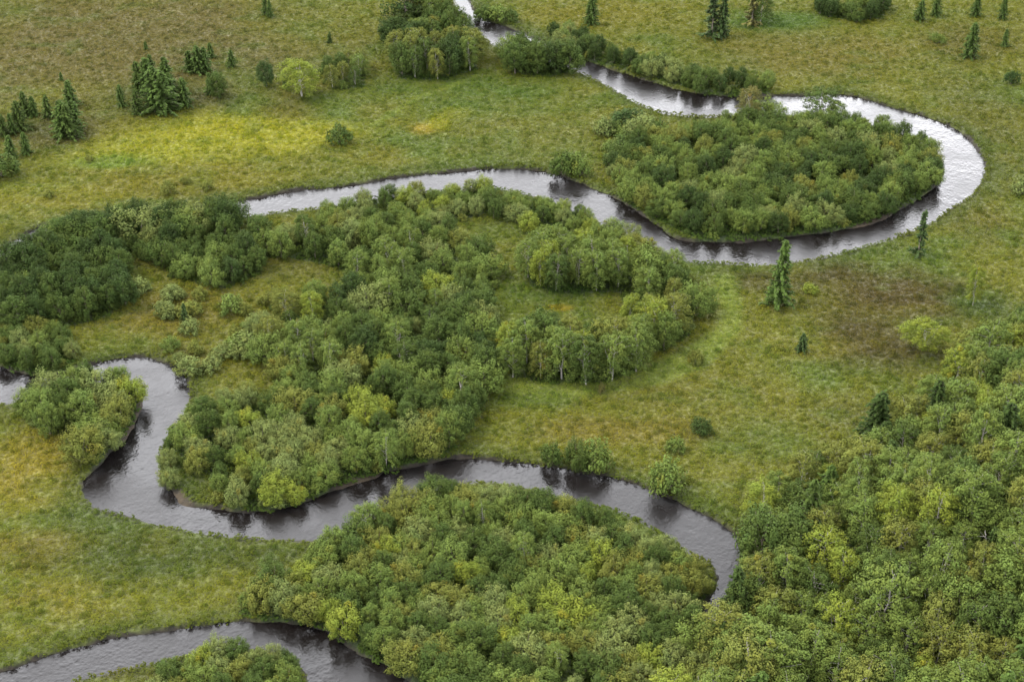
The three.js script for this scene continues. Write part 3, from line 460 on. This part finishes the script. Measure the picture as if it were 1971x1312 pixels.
for (const [k, u, v, h, w, t, l] of [['birch', 1392, 1262, 92, 1.2, 'olive', 'olive birch directly below the spot where the lower river vanishes'], ['alder', 1440, 1300, 96, 1.2, 'green', 'round green tree right below the spot where the lower river vanishes'], ['birch', 1480, 1338, 110, 1.3, 'green', 'broad birch at the bottom edge below the tall dark conifer'], ['willow', 1345, 1250, 62, 1.2, 'green', 'green willow left of the spot where the lower river vanishes'], ['birch', 1432, 1350, 110, 1.2, 'olive', 'olive birch cut by the bottom edge below the vanishing river']]) single(k, u, v, h, w, t, l, k === 'alder' ? 'tree' : k);
for (const [u, v, l] of [[1722, 1195, 'white leaning dead birch trunk in the middle of the hillside wood'], [1560, 948, 'short white dead trunk leaning at the upper left rim of the hillside wood'], [1905, 1060, 'pale dead birch trunk near the right edge of the hillside wood'], [1780, 1262, 'white dead birch trunk low in the hillside wood near the bottom'], [1898, 868, 'pale bare forked trunk at the upper right of the hillside wood']]) single('snag', u, v, 62, 1, 'brown', l, 'dead tree');
for (const [u, v, h] of [[322, 372, 24], [357, 354, 16], [398, 365, 18], [172, 310, 14], [95, 378, 16]]) single('bush', u, v, h, 1, 'olive', null, 'bush', 'little shrubs on ochre meadow above middle reach');
for (let k = 0; k < 26; k++) { const u = R(250, 520), v = R(560, 720); single('bush', u, v, R(20, 34), R(0.8, 1.3), ['grey', 'olive', 'green', 'grey'][Math.floor(R(0, 4))], null, 'bush', 'shrubs scattered over the left clearing'); }
for (let k = 0; k < 26; k++) { const u = R(1160, 1290), v = R(250, 350); if (shore(...flat(u, v)) > 1) single('bush', u, v, R(22, 34), R(0.9, 1.3), ['grey', 'green', 'dark'][Math.floor(R(0, 3))], null, 'bush', 'shrubs on the left fringe of the loop grove'); }

const TONES = { loop: { willow: ['green', 'dark', 'dark', 'green', 'olive', 'dark', 'green', 'grey', 'deep'], alder: ['dark', 'deep', 'green'] }, green: { willow: ['green', 'green', 'grey', 'olive', 'dark', 'green', 'dark', 'olive', 'yellow', 'grey'], alder: ['dark', 'green', 'dark'], birch: ['green', 'olive', 'green', 'dark', 'green', 'yellow'] }, grey: { willow: ['grey', 'grey', 'green', 'olive', 'green', 'dark', 'grey', 'green', 'yellow'], alder: ['dark', 'green'], birch: ['green'] }, dark: { willow: ['green', 'dark', 'grey', 'dark'], alder: ['deep', 'dark', 'dark', 'deep'], birch: ['dark', 'olive', 'green'] }, hill: { spire: ['deep', 'larch'], willow: ['green'], alder: ['dark', 'green'], birch: ['olive', 'green', 'green', 'green', 'green', 'olive', 'dark', 'yellow', 'green', 'olive', 'green', 'yellow', 'green', 'dark'] } };
for (const w of WOODS) {
  let u0 = 1e9, u1 = -1e9, v0 = 1e9, v1 = -1e9; for (let i = 0; i < w.at.length; i += 2) { u0 = Math.min(u0, w.at[i]); u1 = Math.max(u1, w.at[i]); v0 = Math.min(v0, w.at[i + 1]); v1 = Math.max(v1, w.at[i + 1]); }
  w.box = [u0, u1, v0, v1];
  const tries = Math.round((u1 - u0) * (v1 - v0) / 22);
  for (let k = 0; k < tries; k++) {
    const u = R(u0, u1), v = R(v0, v1); if (!inside(w.at, u, v) || inHole(u, v)) continue;
    let q = rnd(), kind = 'willow'; for (const n in w.mix) { if (q < w.mix[n]) { kind = n; break; } q -= w.mix[n]; }
    const patch = noise(u * 0.016, v * 0.026, 77), h = lerp(w.h[0], w.h[1], clamp(0.65 * rnd() + 0.5 * patch + R(-0.2, 0.15), -0.15, 1.15)) * (kind === 'birch' && w.mix.birch < 0.5 ? 1.25 : 1);
    const [x, z] = sightOnLand(u, v, h * 0.55); if (shore(x, z) < 0.7) continue;
    const gap = w.gap * R(0.82, 1.3) * lerp(0.82, 1.1, (h - w.h[0]) / (w.h[1] - w.h[0]));
    if (!free(x, z, gap)) continue;
    const list = TONES[w.tone][kind]; let tint = list[Math.floor(rnd() * list.length)]; 
    plant({ kind, x, z, h, wide: R(0.88, 1.18), tint, wood: w, u, v, gap });
  }
}

for (const w of WOODS) {                                                        // shrubs along the edges of the woods
  if (w.tone === 'hill') continue;
  for (let i = 0; i < w.at.length; i += 2) {
    const j = (i + 2) % w.at.length, l = Math.hypot(w.at[j] - w.at[i], w.at[j + 1] - w.at[i + 1]), m = Math.floor(l / 15);
    for (let k = 0; k < m; k++) {
      if (rnd() < 0.35) continue;
      const t = (k + rnd()) / m, u = lerp(w.at[i], w.at[j], t) + R(-12, 12), v = lerp(w.at[i + 1], w.at[j + 1], t) + R(-4, 22), h = R(1.0, 2.5), [x, z] = sightOnLand(u, v, h * 0.4);
      if (shore(x, z) < 0.6 || u > PW || v > PH || u < 0 || v < 0 || inHole(u, v) || !free(x, z, 1.5)) continue;
      plant({ kind: 'bush', x, z, h, wide: R(0.85, 1.3), tint: ['grey', 'green', 'olive', 'dark', 'green'][Math.floor(R(0, 5))], gap: 1.2, category: 'bush', group: `shrubs edging ${w.where}` });
    }
  }
}

// ---------------------------------------------------------------- labels
const WORD = { spire: 'conifer' };
const bandU = ['far left', 'left', 'centre', 'right', 'far right'], bandV = ['back', 'upper', 'lower', 'front'];
for (const p of plants) {
  const y = landAt(p.x, p.z); p.y = y; p.size = p.h * perMetre(p.x, y, p.z); const s = project(p.x, y + p.h * 0.5, p.z); p.su = s[0]; p.sv = s[1];
  p.seen = p.su > -60 && p.su < PW + 60 && p.sv > -60 && p.sv < PH + 70;
  if (p.wood) {
    const [u0, u1, v0, v1] = p.wood.box, a = bandU[clamp(Math.floor((p.su - u0) / (u1 - u0) * 5), 0, 4)], b = bandV[clamp(Math.floor((p.sv - v0) / (v1 - v0) * 4), 0, 3)];
    p.base = `${TINT_WORD[p.tint]} ${WORD[p.kind] ?? p.kind}`; p.place = `${b} ${a} of ${p.wood.where}`; p.category = WORD[p.kind] ?? p.kind;
    p.water = shore(p.x, p.z) < 2.2;
  } else if (!p.label) { p.base = `${TINT_WORD[p.tint]} ${p.kind}`; p.place = `among ${p.group}`; }
}
const WORDS = ['leftmost', 'second from left', 'third from left', 'fourth from left', 'fifth from left', 'sixth from left', 'seventh from left', 'eighth from left', 'ninth from left', 'tenth from left', 'eleventh from left', 'twelfth from left', 'thirteenth from left', 'fourteenth from left', 'fifteenth from left', 'sixteenth from left', 'seventeenth from left'];
{
  const sets = new Map();
  for (const p of plants) if (!p.label) { const k = p.base + '|' + p.place; if (!sets.has(k)) sets.set(k, []); sets.get(k).push(p); }
  for (const [k, list] of sets) {
    list.sort((a, b) => a.su - b.su);
    list.forEach((p, i) => {
      p.label = list.length === 1 ? `${p.base}, ${p.wood ? 'at the ' : ''}${p.place}` : `${p.base}, ${WORDS[Math.min(i, 16)]}, ${p.place}`;
      if (!p.group) p.group = `${WORD[p.kind] ?? p.kind}s of ${p.wood.where}`;
    });
  }
}

// ---------------------------------------------------------------- planting
const counters = {};
function numbered(name) { const n = counters[name] = (counters[name] ?? -1) + 1; return n ? `${name}_${String(n).padStart(3, '0')}` : name; }
const protos = {};
function proto(kind, k, tint) {
  return protos[kind + k + tint] ??= (() => {
    const o = new THREE.Group(), [leaves, stems] = SHAPES[kind][k];
    const t = new THREE.Mesh(stems, barkOf(kind)); t.name = kind === 'bush' || kind === 'willow' ? 'stem' : 'trunk'; o.add(t);
    const c = new THREE.Mesh(leaves, kind === 'snag' ? BARK.snag : LEAF[tint]); c.name = kind === 'snag' ? 'branches' : kind === 'bush' ? 'foliage' : 'crown'; o.add(c);
    return shade(o);
  })();
}
const dummy = new THREE.Object3D();
function place(o, p) { o.position.set(p.x, p.y - 0.05, p.z); o.rotation.set(R(-0.04, 0.04), R(0, 6.2832), R(-0.04, 0.04)); const q = R(0.85, 1.18); o.scale.set(p.h * p.wide * q, p.h, p.h * p.wide / q); }
const visible = plants.filter((p) => p.seen);
const MOST = 320, rest = { willow: [], alder: [], birch: [], bush: [] };
for (const kind of Object.keys(COUNTS)) {
  const list = visible.filter((p) => p.kind === kind).sort((a, b) => b.size - a.size);
  list.forEach((p, i) => {
    if (i >= MOST && (p.wood || kind === 'bush')) { rest[kind].push(p); return; }
    const o = proto(kind, Math.floor(rnd() * COUNTS[kind]), p.tint).clone(); o.name = numbered(NAMES[kind]); place(o, p); tag(o, p.label, p.category, p.group); scene.add(o);
  });
}
for (const kind in rest) {
  if (!rest[kind].length) continue;
  const G = new THREE.Group(); G.name = kind + '_thicket'; tag(G, `smaller and farther ${kind === 'bush' ? 'bushe' : kind}s of the groves, seen as one green mass`, 'thicket', null, 'stuff');
  for (let k = 0; k < COUNTS[kind]; k++) {
    const mine = rest[kind].filter((_, i) => i % COUNTS[kind] === k); if (!mine.length) continue;
    const white = LEAF.white ??= leafMat([1, 1, 1]);
    const crown = new THREE.InstancedMesh(SHAPES[kind][k][0], white, mine.length), stem = new THREE.InstancedMesh(SHAPES[kind][k][1], barkOf(kind), mine.length); crown.name = 'crowns'; stem.name = 'stems';
    mine.forEach((p, i) => { place(dummy, p); dummy.updateMatrix(); crown.setMatrixAt(i, dummy.matrix); stem.setMatrixAt(i, dummy.matrix); crown.setColorAt(i, LEAF[p.tint].color); });
    G.add(crown, stem);
  }
  scene.add(shade(G));
}
console.log('plants', plants.length, 'seen', visible.length, Object.fromEntries(Object.keys(COUNTS).map((k) => [k, visible.filter((p) => p.kind === k).length])));

// ---------------------------------------------------------------- ground cover: tussocks, dwarf shrubs, undergrowth, bank grass
function tuftShape(blades, spread, high, size, flat) {
  const L = new Leaves();
  for (let k = 0; k < blades; k++) { const a = R(0, 6.283), r = spread * Math.sqrt(rnd()), x = Math.cos(a) * r, z = Math.sin(a) * r, y = high * (1 - (r / spread) ** 2 * 0.75) * R(0.55, 1), v = R(0.92, 1.08), s = size * R(0.75, 1.3); L.leaf(x, y, z, Math.cos(a) * r / spread * 1.1 + R(-flat, flat), 1, Math.sin(a) * r / spread * 1.1 + R(-flat, flat), s, s * 0.6, [v * R(0.94, 1.06), v, v * 0.95]); }
  return L.build();
}
const coverMat = leafMat([1, 1, 1]); coverMat.transmission = 0.25;
function inFrame(x, z) { const s = project(x, 0, z); return s[0] > -70 && s[0] < PW + 70 && s[1] > -60 && s[1] < PH + 90; }
function coverOf(name, label, shape, spots) {
  const m = new THREE.InstancedMesh(shape, coverMat, spots.length); m.name = name; const c = new THREE.Color();
  spots.forEach((p, i) => { dummy.position.set(p[0], p[1], p[2]); dummy.rotation.set(0, p[4], 0); dummy.scale.set(p[3], p[3] * p[5], p[3]); dummy.updateMatrix(); m.setMatrixAt(i, dummy.matrix); m.setColorAt(i, c.setRGB(p[6], p[7], p[8])); });
  tag(m, label, name.replace(/_/g, ' '), null, 'stuff'); m.castShadow = m.receiveShadow = true; scene.add(m);
}
{
  const grass = [], shrub = [], under = [], bank = [];
  const step = 0.62, g0 = 0.435;
  for (let z = -428; z < -125; z += step) for (let x = -170; x < 170; x += step) {
    const px = x + R(-0.45, 0.45) * step, pz = z + R(-0.45, 0.45) * step; if (!inFrame(px, pz)) continue;
    const s = shore(px, pz); if (s < 0.0) continue;
    const y = landAt(px, pz), c = coverColor(px, pz), wood = woodAt(px, pz), clump = fbm(px * 0.5, pz * 0.5, 51, 2), v = g0 * R(0.92, 1.08), w = R(0.97, 1.03);
    const spot = [px, y - 0.05, pz, R(0.7, 1.25), R(0, 6.28), R(0.6, 1.3), c[0] * v * w, c[1] * v, c[2] * v / w];
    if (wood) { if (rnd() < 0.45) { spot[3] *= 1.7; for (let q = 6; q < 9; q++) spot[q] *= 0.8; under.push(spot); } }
    else if (s < 0.3 + 1.5 * noise(px * 0.22, pz * 0.22, 141)) { const reed = 0.4 + 1.2 * noise(px * 0.13, pz * 0.13, 151); spot[3] *= 0.75 + 0.35 * reed; spot[5] *= 0.6 + 0.5 * reed; for (let q = 6; q < 9; q++) spot[q] *= 0.88; if (rnd() < 0.85) bank.push(spot); }
    else if (rnd() < 0.2 + clump * 0.6) { spot[3] *= 0.8 + clump * 0.5; shrub.push(spot); }
    else grass.push(spot);
    if (!wood && s > 1.7 && rnd() < 0.06 + 0.1 * smooth(0.5, 0.75, clump)) { const d = R(0.58, 0.8); shrub.push([px + 0.25, y - 0.03, pz + 0.2, R(0.8, 1.5), R(0, 6.28), R(1, 1.7), spot[6] * d * 0.86, spot[7] * d, spot[8] * d]); }
  }
  coverOf('grass', 'yellowish sedge and grass covering the flat meadows', tuftShape(26, 0.55, 0.2, 0.18, 0.4), grass);
  coverOf('dwarf_shrub', 'knee-high dwarf shrubs making the meadow lumpy', tuftShape(32, 0.5, 0.42, 0.2, 0.5), shrub);
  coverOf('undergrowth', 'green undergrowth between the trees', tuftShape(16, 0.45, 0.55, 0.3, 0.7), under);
  coverOf('bank_grass', 'tall grass overhanging the river banks', tuftShape(18, 0.42, 0.6, 0.3, 0.7), bank);
  console.log('cover', grass.length, shrub.length, under.length, bank.length);
}
renderer.render(scene, camera);
